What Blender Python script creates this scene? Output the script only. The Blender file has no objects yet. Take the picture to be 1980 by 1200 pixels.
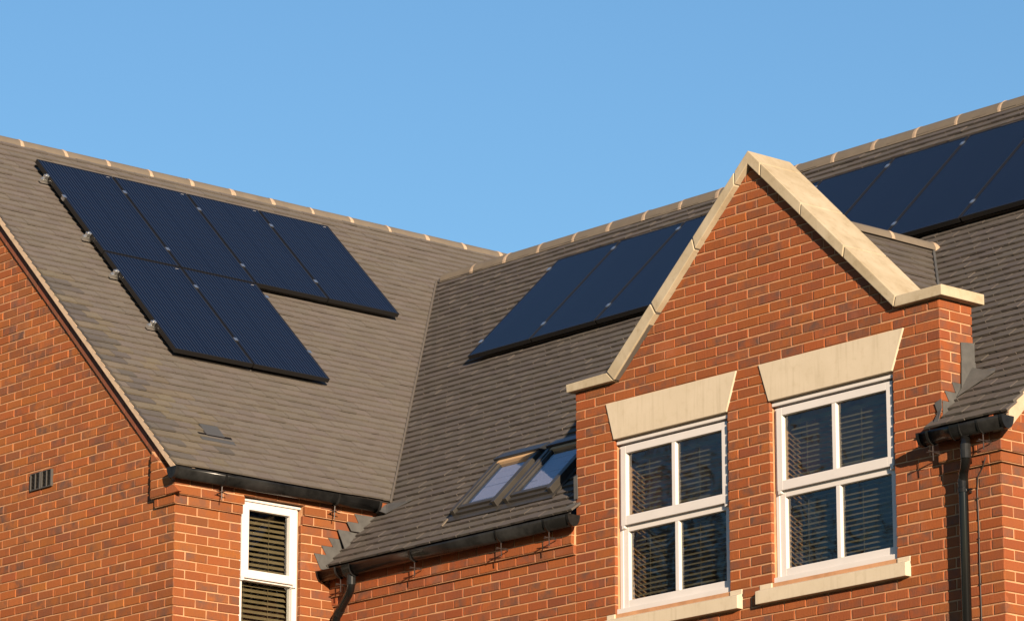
import bpy, bmesh, math, random
from mathutils import Vector, Matrix

R = random.Random(7)
scene = bpy.context.scene
COL = scene.collection
ZO = 8.70                      # height of the dormer shoulder above the ground

# ------------------------------------------------------------------ camera
def cam_axes(yaw, pitch, roll):
    fw = Vector((-math.sin(yaw)*math.cos(pitch), math.cos(yaw)*math.cos(pitch), math.sin(pitch)))
    rt = Vector((math.cos(yaw), math.sin(yaw), 0))
    up = rt.cross(fw)
    c, s = math.cos(roll), math.sin(roll)
    return c*rt + s*up, -s*rt + c*up, fw
CAM = Vector((21.867, -19.7076, -7.0528))
F_PX = 7520.3
rt_, up_, fw_ = cam_axes(.8541, .2564, .0002)
cd = bpy.data.cameras.new('camera')
cd.sensor_width = 36.0
cd.lens = F_PX/1980*36.0
cd.clip_end = 3000
cam = bpy.data.objects.new('camera', cd)
COL.objects.link(cam)
mw = Matrix.Identity(4)
for i in range(3):
    mw[i][0], mw[i][1], mw[i][2] = rt_[i], up_[i], -fw_[i]
mw.translation = CAM + Vector((0, 0, ZO))
cam.matrix_world = mw
scene.camera = cam

def to_px(p):                  # used only to pick which repeats lie in the picture
    d = Vector(p) - CAM
    z = d.dot(fw_)
    return 990 + F_PX*d.dot(rt_)/z, 600 - F_PX*d.dot(up_)/z

# ------------------------------------------------------------------ light
SUN_AZ, SUN_EL = math.radians(64), math.radians(12.0)
sun_vec = Vector((math.sin(SUN_AZ)*math.cos(SUN_EL), -math.cos(SUN_AZ)*math.cos(SUN_EL), math.sin(SUN_EL)))
world = bpy.data.worlds.new('World')
scene.world = world
world.use_nodes = True
wn = world.node_tree.nodes
bg = wn['Background']
sky = wn.new('ShaderNodeTexSky')
sky.sky_type = 'NISHITA'
sky.sun_disc = False
sky.sun_elevation = SUN_EL
sky.sun_rotation = math.atan2(sun_vec.x, sun_vec.y)
sky.altitude = 100
sky.air_density = 1.35
sky.dust_density = 0.0
sky.ozone_density = 5.1
world.node_tree.links.new(sky.outputs[0], bg.inputs[0])
bg.inputs[1].default_value = 0.070
sd = bpy.data.lights.new('sun', 'SUN')
sd.energy = 5.0
sd.angle = math.radians(0.5)
sd.color = (1.0, .80, .58)
sun = bpy.data.objects.new('sun', sd)
COL.objects.link(sun)
sun.rotation_euler = (-sun_vec).to_track_quat('-Z', 'Y').to_euler()
sun.location = (20, -10, 30)
scene.view_settings.view_transform = 'Standard'
scene.view_settings.look = 'None'
scene.view_settings.exposure = 1.25
scene.view_settings.gamma = 1.0

# ------------------------------------------------------------------ materials
def new_mat(name):
    m = bpy.data.materials.new(name)
    m.use_nodes = True
    nt = m.node_tree
    b = nt.nodes['Principled BSDF']
    return m, nt, b
def N(nt, t, **kw):
    n = nt.nodes.new(t)
    for k, v in kw.items():
        setattr(n, k, v)
    return n
def mixc(nt, fac, a, b, mode='MIX'):
    n = N(nt, 'ShaderNodeMix', data_type='RGBA', blend_type=mode)
    for sock, v in ((n.inputs[0], fac), (n.inputs[6], a), (n.inputs[7], b)):
        if hasattr(v, 'links'):
            nt.links.new(v, sock)
        else:
            sock.default_value = v if not isinstance(v, tuple) or len(v) == 4 else (*v, 1)
    return n.outputs[2]
def noise(nt, scale, detail=4, rough=.6, coord=None):
    n = N(nt, 'ShaderNodeTexNoise')
    n.inputs['Scale'].default_value = scale
    n.inputs['Detail'].default_value = detail
    n.inputs['Roughness'].default_value = rough
    if coord is not None:
        nt.links.new(coord, n.inputs['Vector'])
    return n.outputs['Fac']
def mapr(nt, v, a, b, c=0., d=1.):
    n = N(nt, 'ShaderNodeMapRange')
    nt.links.new(v, n.inputs[0])
    for i, x in zip((1, 2, 3, 4), (a, b, c, d)):
        n.inputs[i].default_value = x
    return n.outputs[0]
def math_(nt, op, a, b):
    n = N(nt, 'ShaderNodeMath', operation=op)
    for s, v in zip(n.inputs, (a, b)):
        if hasattr(v, 'links'):
            nt.links.new(v, s)
        else:
            s.default_value = v
    return n.outputs[0]
def pos(nt):
    return N(nt, 'ShaderNodeNewGeometry').outputs['Position']
def bump(nt, b, h, strength=.3, dist=.002):
    n = N(nt, 'ShaderNodeBump')
    n.inputs['Strength'].default_value = strength
    n.inputs['Distance'].default_value = dist
    nt.links.new(h, n.inputs['Height'])
    nt.links.new(n.outputs[0], b.inputs['Normal'])
def tint_src(nt, joined):
    if joined:
        a = N(nt, 'ShaderNodeAttribute', attribute_name='tint')
        return a.outputs['Color'], a.outputs['Alpha']
    o = N(nt, 'ShaderNodeObjectInfo')
    return o.outputs['Color'], o.outputs['Alpha']

def brick_mat(joined):
    m, nt, b = new_mat('brick_joined' if joined else 'brick')
    col, al = tint_src(nt, joined)
    p = pos(nt)
    fine = noise(nt, 90, 5, .7, p)
    blot = noise(nt, 9, 4, .6, p)
    c = mixc(nt, mapr(nt, fine, .3, .75, 0, .35), col, (.105, .029, .013), 'MIX')
    smud = math_(nt, 'MULTIPLY', mapr(nt, blot, .40, .66), al)
    c = mixc(nt, smud, c, (.088, .047, .034))
    stain = math_(nt, 'MULTIPLY', mapr(nt, noise(nt, .9, 4, .6, p), .50, .72), .28)
    c = mixc(nt, stain, c, (.10, .037, .018))
    eff = math_(nt, 'MULTIPLY', mapr(nt, noise(nt, 2.1, 5, .65, p), .58, .76), .20)
    c = mixc(nt, eff, c, (.335, .185, .13))
    pale = math_(nt, 'MULTIPLY', mapr(nt, noise(nt, 27, 6, .75, p), .64, .78), .16)
    c = mixc(nt, pale, c, (.28, .175, .125))
    vein = N(nt, 'ShaderNodeTexNoise')
    mp = N(nt, 'ShaderNodeMapping')
    mp.inputs['Scale'].default_value = (160, 160, 9)
    nt.links.new(p, mp.inputs[0]); nt.links.new(mp.outputs[0], vein.inputs['Vector'])
    vein.inputs['Scale'].default_value = 1.0
    c = mixc(nt, mapr(nt, vein.outputs['Fac'], .55, .8, 0, .12), c, (.25, .098, .039))
    nt.links.new(c, b.inputs['Base Color'])
    b.inputs['Roughness'].default_value = .82
    b.inputs['Specular IOR Level'].default_value = .25
    h = math_(nt, 'ADD', fine, math_(nt, 'MULTIPLY', vein.outputs['Fac'], .8))
    bump(nt, b, h, .7, .0035)
    return m
def tile_mat(joined):
    m, nt, b = new_mat('tile_joined' if joined else 'tile')
    col, al = tint_src(nt, joined)
    p = pos(nt)
    blot = noise(nt, 2.2, 5, .6, p)
    fine = noise(nt, 60, 4, .7, p)
    c = mixc(nt, mapr(nt, fine, .35, .75, 0, .35), col, (.042, .033, .029))
    c = mixc(nt, math_(nt, 'MULTIPLY', mapr(nt, blot, .52, .74), .25), c, (.093, .078, .056))
    lich = math_(nt, 'MULTIPLY', mapr(nt, noise(nt, 34, 2, .5, p), .74, .8), .6)
    c = mixc(nt, lich, c, (.20, .18, .147))
    nt.links.new(c, b.inputs['Base Color'])
    b.inputs['Roughness'].default_value = .75
    b.inputs['Specular IOR Level'].default_value = .3
    bump(nt, b, fine, .5, .003)
    return m
def simple(name, col, rough=.7, spec=.4, metal=0., var=None, vscale=8, bumpd=0., bscale=60):
    m, nt, b = new_mat(name)
    b.inputs['Roughness'].default_value = rough
    b.inputs['Specular IOR Level'].default_value = spec
    b.inputs['Metallic'].default_value = metal
    p = pos(nt)
    if var:
        c = mixc(nt, mapr(nt, noise(nt, vscale, 5, .65, p), .35, .7), (*col, 1), (*var, 1))
        nt.links.new(c, b.inputs['Base Color'])
    else:
        b.inputs['Base Color'].default_value = (*col, 1)
    if bumpd:
        bump(nt, b, noise(nt, bscale, 4, .7, p), .6, bumpd)
    return m
MAT = {}
MAT['brick'] = brick_mat(False)
MAT['brick_j'] = brick_mat(True)
MAT['tile'] = tile_mat(False)
MAT['tile_j'] = tile_mat(True)
MAT['mortar'] = simple('mortar', (.44, .235, .124), .9, .2, 0, (.30, .158, .084), 5, .003, 220)
MAT['bed_mortar'] = simple('bed_mortar', (.44, .325, .23), .9, .2, 0, (.35, .255, .175), 12, .004, 90)
MAT['ridge'] = simple('ridge_concrete', (.130, .106, .080), .8, .3, 0, (.106, .087, .067), 5, .002, 120)
MAT['deck'] = simple('roof_underlay', (.045, .036, .032), .9, .1)
MAT['pvc_white'] = simple('white_pvc', (.53, .495, .475), .35, .4, 0, (.49, .46, .44), 3)
MAT['pvc_black'] = simple('black_pvc', (.005, .005, .005), .2, .16, 0, (.020, .020, .020), 4)
MAT['pvc_gloss'] = simple('glossy_black_pvc', (.005, .005, .005), .11, .35)
MAT['lead'] = simple('lead_sheet', (.090, .088, .084), .55, .3, .15, (.058, .057, .055), 9, .002, 40)
MAT['frame_black'] = simple('black_anodised', (.008, .0075, .0075), .42, .35)
MAT['alu'] = simple('bare_aluminium', (.72, .72, .70), .32, .5, .95)
MAT['rw_frame'] = simple('roof_window_cladding', (.030, .027, .024), .4, .4, 0, (.040, .036, .031), 6)
MAT['rw_hood'] = simple('roof_window_hood', (.045, .050, .058), .30, .5, .6)
MAT['rw_wood'] = simple('roof_window_timber', (.40, .26, .14), .5, .4)
MAT['slat'] = simple('blind_slat', (.185, .148, .098), .5, .4)
MAT['slat_wood'] = simple('blind_slat_wood', (.175, .130, .074), .5, .4, 0, (.14, .103, .058), 10)
MAT['room'] = simple('dark_room', (.055, .045, .040), .9, .1)
MAT['head_strip'] = simple('weathered_strip', (.42, .35, .30), .8, .3, 0, (.27, .21, .18), 40)
MAT['vent'] = simple('vent_plastic', (.055, .05, .045), .5, .4)
MAT['void'] = simple('vent_void', (.006, .005, .005), .9, .1)
MAT['cable'] = simple('cable_sheath', (.03, .022, .02), .5, .4)
MAT['valley'] = simple('valley_trim', (.085, .073, .062), .7, .3)
MAT['joint'] = simple('ridge_pointing', (.36, .265, .185), .9, .2, 0, (.26, .19, .135), 30)
MAT['rw_blind'] = simple('pale_blackout_blind', (.42, .36, .37), .8, .2)
MAT['vent_tile'] = simple('vent_tile_plastic', (.050, .051, .054), .6, .3)
MAT['sticker'] = simple('paper_sticker', (.32, .32, .33), .5, .3)
MAT['ground'] = simple('grass_ground', (.075, .09, .045), .95, .1, 0, (.10, .095, .06), .4)
MAT['asphalt'] = simple('asphalt', (.055, .053, .052), .9, .2, 0, (.045, .044, .044), 3)
MAT['bark'] = simple('bark', (.075, .058, .045), .9, .1, 0, (.045, .036, .030), 6)
def stone_mat(name, ca, cb, cc):
    m, nt, b = new_mat(name)
    p = pos(nt)
    c = mixc(nt, mapr(nt, noise(nt, 3.5, 5, .6, p), .35, .7), (*ca, 1), (*cb, 1))
    c = mixc(nt, math_(nt, 'MULTIPLY', mapr(nt, noise(nt, 14, 6, .7, p), .55, .75), .5), c, (*cc, 1))
    c = mixc(nt, math_(nt, 'MULTIPLY', mapr(nt, noise(nt, 150, 2, .5, p), .7, .78), .4), c, (.18, .14, .09, 1))
    mp = N(nt, 'ShaderNodeMapping'); mp.inputs['Scale'].default_value = (34, 34, 2.2)
    nt.links.new(p, mp.inputs[0])
    st = math_(nt, 'MULTIPLY', mapr(nt, noise(nt, 1, 4, .6, mp.outputs[0]), .52, .72), .20)
    c = mixc(nt, st, c, (.22, .172, .105, 1))
    nt.links.new(c, b.inputs['Base Color'])
    b.inputs['Roughness'].default_value = .85
    b.inputs['Specular IOR Level'].default_value = .2
    bump(nt, b, noise(nt, 120, 4, .7, p), .4, .002)
    return m
MAT['stone'] = stone_mat('coping_stone', (.375, .315, .226), (.290, .232, .150), (.190, .148, .086))
MAT['stone_plain'] = stone_mat('lintel_stone', (.475, .402, .302), (.44, .37, .272), (.385, .315, .220))
def panel_glass():
    m, nt, b = new_mat('solar_cells')
    tc = N(nt, 'ShaderNodeTexCoord').outputs['Object']
    sx = N(nt, 'ShaderNodeSeparateXYZ')
    nt.links.new(tc, sx.inputs[0])
    # busbars run down the panel, cell gaps every 125 mm
    def line(v, period, width):
        f = math_(nt, 'FRACT', math_(nt, 'DIVIDE', v, period), 0)
        d = math_(nt, 'ABSOLUTE', math_(nt, 'SUBTRACT', f, .5), 0)
        return mapr(nt, d, .5 - width/period, .5 - width/period*.6)
    bus = line(sx.outputs[0], .0351, .0075)
    gapx = line(sx.outputs[0], .1285, .003)
    gapy = line(sx.outputs[1], .1275, .003)
    vari = noise(nt, 1.3, 2, .5, tc)
    c = mixc(nt, vari, (.0018, .0050, .0160, 1), (.0026, .0068, .0215, 1))
    c = mixc(nt, math_(nt, 'MULTIPLY', bus, .5), c, (.030, .038, .060, 1))
    c = mixc(nt, math_(nt, 'MULTIPLY', math_(nt, 'MAXIMUM', gapx, gapy), .6), c, (.006, .006, .010, 1))
    nt.links.new(c, b.inputs['Base Color'])
    b.inputs['Roughness'].default_value = .07
    b.inputs['Specular IOR Level'].default_value = .06
    b.inputs['IOR'].default_value = 1.45
    return m
MAT['cells'] = panel_glass()
def glass_mat(name, wave, refl, tint=(.80, .83, .82)):
    m, nt, b = new_mat(name)
    out = nt.nodes['Material Output']
    nt.nodes.remove(b)
    tr = N(nt, 'ShaderNodeBsdfTransparent'); tr.inputs[0].default_value = (*tint, 1)
    gl = N(nt, 'ShaderNodeBsdfGlossy'); gl.inputs['Roughness'].default_value = .008
    gl.inputs['Color'].default_value = (.95, .97, 1, 1)
    fr = N(nt, 'ShaderNodeFresnel'); fr.inputs['IOR'].default_value = refl
    mx = N(nt, 'ShaderNodeMixShader')
    if wave:
        p = pos(nt)
        w = N(nt, 'ShaderNodeTexNoise')
        w.inputs['Scale'].default_value = 3.6
        w.inputs['Detail'].default_value = 1.5
        w.inputs['Distortion'].default_value = 1.6
        nt.links.new(p, w.inputs['Vector'])
        bp = N(nt, 'ShaderNodeBump')
        bp.inputs['Strength'].default_value = 1.0
        bp.inputs['Distance'].default_value = wave
        nt.links.new(w.outputs['Fac'], bp.inputs['Height'])
        nt.links.new(bp.outputs[0], gl.inputs['Normal'])
    bf = N(nt, 'ShaderNodeNewGeometry').outputs['Backfacing']
    nt.links.new(math_(nt, 'MULTIPLY', fr.outputs[0], math_(nt, 'SUBTRACT', 1.0, bf)), mx.inputs[0])
    nt.links.new(tr.outputs[0], mx.inputs[1])
    nt.links.new(gl.outputs[0], mx.inputs[2])
    nt.links.new(mx.outputs[0], out.inputs['Surface'])
    return m
MAT['glass'] = glass_mat('double_glazing', .0085, 1.72, (.74, .75, .70))
MAT['rw_glass'] = glass_mat('roof_window_glass', 0, 1.9, (.78, .82, .88))

# ------------------------------------------------------------------ mesh helpers
class MB:
    def __init__(s):
        s.v, s.f, s.c = [], [], []
    def add(s, verts, faces, col=None):
        o = len(s.v)
        s.v += [tuple(v) for v in verts]
        s.f += [tuple(i + o for i in f) for f in faces]
        s.c += [col]*len(verts)
        return s
    def box(s, x0, x1, y0, y1, z0, z1, col=None):
        return s.add([(x0,y0,z0),(x1,y0,z0),(x1,y1,z0),(x0,y1,z0),(x0,y0,z1),(x1,y0,z1),(x1,y1,z1),(x0,y1,z1)],
                     [(0,3,2,1),(4,5,6,7),(0,1,5,4),(1,2,6,5),(2,3,7,6),(3,0,4,7)], col)
    def prism_y(s, poly, y0, y1):          # poly in (x,z), counter-clockwise seen from -Y
        n = len(poly)
        v = [(x, y0, z) for x, z in poly] + [(x, y1, z) for x, z in poly]
        f = [tuple(range(n)), tuple(range(2*n-1, n-1, -1))]
        f += [(i, i+n, (i+1) % n + n, (i+1) % n) for i in range(n)]
        return s.add(v, f)
    def prism_x(s, poly, x0, x1):          # poly in (y,z)
        n = len(poly)
        v = [(x1, y, z) for y, z in poly] + [(x0, y, z) for y, z in poly]
        f = [tuple(range(n)), tuple(range(2*n-1, n-1, -1))]
        f += [(i, i+n, (i+1) % n + n, (i+1) % n) for i in range(n)]
        return s.add(v, f)
    def tube(s, pts, r, seg=14, cap=True):
        pts = [Vector(p) for p in pts]
        rr = r if isinstance(r, (list, tuple)) else [r]*len(pts)
        rings = []
        t0 = (pts[1]-pts[0]).normalized()
        ref = Vector((0,0,1)) if abs(t0.z) < .9 else Vector((1,0,0))
        nx = t0.cross(ref).normalized()
        base = len(s.v)
        V, Fc = [], []
        for i, p in enumerate(pts):
            a = (pts[i]-pts[i-1]).normalized() if i else t0
            b = (pts[i+1]-pts[i]).normalized() if i+1 < len(pts) else a
            t = (a+b)
            t = t.normalized() if t.length > 1e-6 else a
            nx = (nx - t*nx.dot(t)).normalized()
            ny = t.cross(nx)
            for k in range(seg):
                an = 2*math.pi*k/seg
                V.append(p + nx*math.cos(an)*rr[i] + ny*math.sin(an)*rr[i])
        for i in range(len(pts)-1):
            for k in range(seg):
                k2 = (k+1) % seg
                Fc.append((i*seg+k, i*seg+k2, (i+1)*seg+k2, (i+1)*seg+k))
        if cap:
            Fc.append(tuple(range(seg-1, -1, -1)))
            Fc.append(tuple((len(pts)-1)*seg+k for k in range(seg)))
        return s.add(V, Fc)
    def mesh(s, name, mat, smooth=False):
        me = bpy.data.meshes.new(name)
        me.from_pydata(s.v, [], s.f)
        if any(c is not None for c in s.c):
            at = me.color_attributes.new('tint', 'FLOAT_COLOR', 'POINT')
            at.data.foreach_set('color', [x for c in s.c for x in (c or (1,1,1,0))])
        me.materials.append(MAT[mat] if isinstance(mat, str) else mat)
        if smooth:
            me.polygons.foreach_set('use_smooth', [True]*len(me.polygons))
        me.update()
        return me
def link(name, me, parent=None, loc=None, rot=None, mat4=None):
    o = bpy.data.objects.new(name, me)
    COL.objects.link(o)
    if parent is not None:
        o.parent = parent
    if mat4 is not None:
        o.matrix_local = mat4
    else:
        if loc is not None: o.location = loc
        if rot is not None: o.rotation_euler = rot
    return o
def part(name, mb, mat, parent, loc=None, rot=None, smooth=False, bevel=0, seg=2, mat4=None):
    me = mb.mesh(name, mat, smooth)
    if bevel:
        bm = bmesh.new(); bm.from_mesh(me)
        bmesh.ops.recalc_face_normals(bm, faces=bm.faces)
        es = [e for e in bm.edges if e.is_manifold and e.calc_face_angle(0) > .5]
        bmesh.ops.bevel(bm, geom=es, offset=bevel, segments=seg, affect='EDGES', profile=.6)
        bm.to_mesh(me); bm.free()
    return link(name, me, parent, loc, rot, mat4)
def tag(o, label, cat, group=None):
    o['label'] = label; o['category'] = cat
    if group: o['group'] = group
    return o
def clip(poly, a, b, c):          # keep a*x + b*y <= c
    out = []
    for i in range(len(poly)):
        p, q = poly[i], poly[(i+1) % len(poly)]
        dp, dq = a*p[0]+b*p[1]-c, a*q[0]+b*q[1]-c
        if dp <= 0: out.append(p)
        if (dp < 0 < dq) or (dq < 0 < dp):
            t = dp/(dp-dq)
            out.append((p[0]+(q[0]-p[0])*t, p[1]+(q[1]-p[1])*t))
    return out
def area(poly):
    return .5*sum(poly[i][0]*poly[(i+1) % len(poly)][1]-poly[(i+1) % len(poly)][0]*poly[i][1] for i in range(len(poly))) if len(poly) > 2 else 0

# ------------------------------------------------------------------ the ground
g = MB().add([(-900,-900,0),(900,-900,0),(900,900,0),(-900,900,0)], [(0,1,2,3)])
go = link('ground', g.mesh('ground', 'ground')); go['kind'] = 'structure'
g = MB().add([(-300,-19,.004),(300,-19,.004),(300,-11,.004),(-300,-11,.004)], [(0,1,2,3)])
go = link('road', g.mesh('road', 'asphalt')); go['kind'] = 'structure'

# ------------------------------------------------------------------ house, key dimensions (metres, z from dormer shoulder)
XL, YL = -2.993, -1.636          # outer corner of the projecting wing
XR = 4.369                       # right-hand corner of the main range
DW = 3.835                       # width of the dormer front
W1 = (.44, 1.683); W2 = (2.126, 3.369)
TM, TL = .786, .782              # roof pitches
MYE, MZE = -.0722, -.9616        # main eaves line
LXE, LZE = -2.9283, -.3339       # wing eaves line
CRS = .075
house = bpy.data.objects.new('brick_house', None)
COL.objects.link(house)
tag(house, 'red brick house with stone-coped dormer gable and brown tiled roofs', 'house')
HZ = Vector((0, 0, ZO))
tanM, tanL = math.tan(TM), math.tan(TL)
def zmain(y): return MZE + (y-MYE)*tanM
def zleft(x): return LZE - (x-LXE)*tanL
def ymain(z): return MYE + (z-MZE)/tanM
def xleft(z): return LXE - (z-LZE)/tanL

# ------------------------------------------------------------------ bricks
BRICK_COLS = [((.425,.126,.038),6), ((.405,.118,.036),6), ((.385,.110,.036),5), ((.440,.138,.042),3), ((.350,.104,.040),1.6), ((.310,.098,.044),.6)]
BK = [.58, .95]  # brightness per wall evens out sunlight within the brick colour; second is green share
def brick_tint(dark=0.):
    tot = sum(w for _, w in BRICK_COLS)
    x = R.random()*tot
    for c, w in BRICK_COLS:
        x -= w
        if x <= 0: break
    k = R.uniform(.88, 1.1)*(1-dark)*BK[0]
    al = R.random()
    al = R.uniform(.45, 1.0) if al < .40 else R.uniform(0, .3)
    return (c[0]*k, c[1]*k*R.uniform(.95, 1.09)*BK[1], c[2]*k*R.uniform(.68, .9), min(1, al+dark*.5))
def brick_geo(poly, bev=.0035, depth=.03, jit=.0019):
    # poly in (u,v) CCW seen from outside; front faces local -Y
    poly = [(x+R.uniform(-jit, jit), y+R.uniform(-jit, jit)) for x, y in poly]
    n = len(poly)
    cx = sum(p[0] for p in poly)/n; cy = sum(p[1] for p in poly)/n
    def inset(d):
        out = []
        for x, y in poly:
            dx, dy = cx-x, cy-y
            L = math.hypot(dx, dy) or 1
            sx = min(abs(dx), d)*(1 if dx > 0 else -1); sy = min(abs(dy), d)*(1 if dy > 0 else -1)
            out.append((x+sx, y+sy))
        return out
    a = inset(bev)
    V = [(x, R.uniform(-.0006, .0006), y) for x, y in a] + [(x, bev*.8, y) for x, y in poly] + [(x, depth, y) for x, y in poly]
    F = [tuple(range(n))]
    for i in range(n):
        j = (i+1) % n
        F.append((i, i+n, j+n, j)); F.append((i+n, i+2*n, j+2*n, j+n))
    return V, F
FULL = {}
def full_mesh(w):
    k = round(w, 3)
    if k not in FULL:
        FULL[k] = []
        for _ in range(9):
            h = CRS/2-.0052; q = w/2
            V, F = brick_geo([(-q,-h),(q,-h),(q,h),(-q,h)], R.uniform(.0028, .0065))
            FULL[k].append(MB().add(V, F).mesh('brick', 'brick'))
    return R.choice(FULL[k])
def row_bricks(z0, lines, base, mod, half, right_base=None, split=None):
    """bricks of one course between two lines u=a+b*z; returns polygons"""
    (aL, bL), (aR, bR) = lines
    z1 = z0+CRS
    uL = min(aL+bL*z0, aL+bL*z1); uR = max(aR+bR*z0, aR+bR*z1)
    off = mod/2 if half else 0
    js = []
    i0 = math.floor((uL-base)/mod)-2
    u = base+off+i0*mod
    while u < uR+mod:
        if right_base is None or u < split: js.append(u)
        u += mod
    if right_base is not None:
        offr = 0 if half else mod/2
        u = right_base-offr
        while u > split: 
            js.append(u); u -= mod
    js = sorted(j for j in js if uL+.055 < j < uR-.055)
    js2 = []
    for j in js:
        if js2 and j-js2[-1] < .08: continue
        js2.append(j)
    g = .0052
    ed = [uL-g]+js2+[uR+g]
    out = []
    for a, b in zip(ed[:-1], ed[1:]):
        p = [(a+g, z0+g), (b-g, z0+g), (b-g, z1-g), (a+g, z1-g)]
        if bL or a < uL: p = clip(p, -1, bL, -aL)
        if (bR or b > uR) and p: p = clip(p, 1, -bR, aR)
        if len(p) > 2 and area(p) > 4e-4: out.append(p)
    return out
def wall_core(name, loc, rotz, core_fn, label=None):
    mb = MB(); core_fn(mb)
    o = part(name, mb, 'mortar', house, HZ+Vector(loc), (0, 0, rotz))
    if label: o['label'] = label
    return o
def in_view(p, m=12):
    u, v = to_px(p)
    return -m < u < 1980+m and -m < v < 1200+m
def place_bricks(wall, loc, rotz, polys, hidden=lambda u, z: False, dark=lambda u, z: 0., cap=300):
    """polys: list of (poly, outward offset); the largest in view become objects, the rest one mesh"""
    c, s = math.cos(rotz), math.sin(rotz)
    ind, rest = [], []
    for poly, off in polys:
        n = len(poly)
        u = sum(p[0] for p in poly)/n; z = sum(p[1] for p in poly)/n
        P = (loc[0]+c*u + s*off, loc[1]+s*u - c*off, loc[2]+z)
        vis = in_view(P) and not hidden(u, z)
        d = (Vector(P)-CAM).length
        (ind if vis else rest).append((-area(poly)/d**2 if False else d, poly, off, u, z))
    ind.sort(key=lambda t: t[0])
    rest += ind[cap:]; ind = ind[:cap]
    for _, poly, off, u, z in ind:
        xs = [p[0] for p in poly]; zs = [p[1] for p in poly]
        w, h = max(xs)-min(xs), max(zs)-min(zs)
        if len(poly) == 4 and abs(area(poly)-w*h) < 1e-6 and abs(h-(CRS-.0104)) < 1e-4:
            me = full_mesh(w); cu, cz = (max(xs)+min(xs))/2, (max(zs)+min(zs))/2
        else:
            cu, cz = u, z
            V, F = brick_geo([(x-cu, y-cz) for x, y in poly])
            me = MB().add(V, F).mesh('brick', 'brick')
        o = link('brick', me, wall, (cu, -off+R.uniform(-.0018, .0012), cz), (R.uniform(-.006,.006), R.uniform(-.004,.004), R.uniform(-.006,.006)))
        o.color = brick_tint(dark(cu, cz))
    if rest:
        mb = MB()
        for _, poly, off, u, z in rest:
            V, F = brick_geo(poly)
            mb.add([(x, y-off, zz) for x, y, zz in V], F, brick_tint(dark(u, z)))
        o = part('brick_field', mb, 'brick_j', wall)
        o['kind'] = 'stuff'

REC = .0060                      # joint recess
ZB = -4.2                        # bricks are built one by one down to here
# --- front wall of the main range and dormer
def coreF(mb):
    y0, y1 = REC, .20
    mb.prism_y([(.01,-.97),(DW-.01,-.97),(DW-.01,-.004),(3.45,-.004),(1.985,1.395),(.49,-.004),(0,-.004)], .33, .332)
    def b(x0, x1, z0, z1): mb.box(x0, x1, y0, .33 if z1 > -1.0 and x0 >= -.01 and x1 <= DW+.01 else y1, z0, z1)
    b(REC, W1[0]-REC, -1.8, -.45); b(W1[1]+REC, W2[0]-REC, -1.8, -.45); b(W2[1]+REC, DW-REC-.004, -1.8, -.45)
    mb.prism_y([(REC,-.449),(.442,-.449),(.352,-.15),(REC,-.15)], y0, .33)
    mb.prism_y([(1.680,-.449),(2.125,-.449),(2.026,-.15),(1.792,-.15)], y0, .33)
    mb.prism_y([(3.370,-.449),(DW-REC-.004,-.449),(DW-REC-.004,-.15),(3.492,-.15)], y0, .33)
    b(REC, DW-REC-.004, -.149, -.002)
    mb.prism_y([(.49,-.001),(3.44,-.001),(1.985,1.393)], y0, .33)
    b(XL, W1[0]-REC-.001, -1.8, -1.0) if False else None
    mb.box(XL, REC-.001, y0, y1, -1.8, -.99); mb.box(DW-REC-.003, XR-REC-.004, y0, y1, -1.8, -.99)
    mb.box(XL, XR-REC-.004, y0, y1, ZB, -1.801)
    # oversailing courses under the eaves
    for x0, x1 in ((XL, -.004), (DW+.003, XR+.05-REC-.004)):
        mb.box(x0, x1, -.05+REC, y0-.001, -1.199, -.985)
    for x0, x1 in ((XL, -.004), (DW+.003, XR+.025-REC-.004)):
        mb.box(x0, x1, -.025+REC, y0-.001, -1.274, -1.2005)
front = wall_core('front_wall', (0,0,0), 0, coreF)
polys = []
MODD = DW/17
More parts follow.
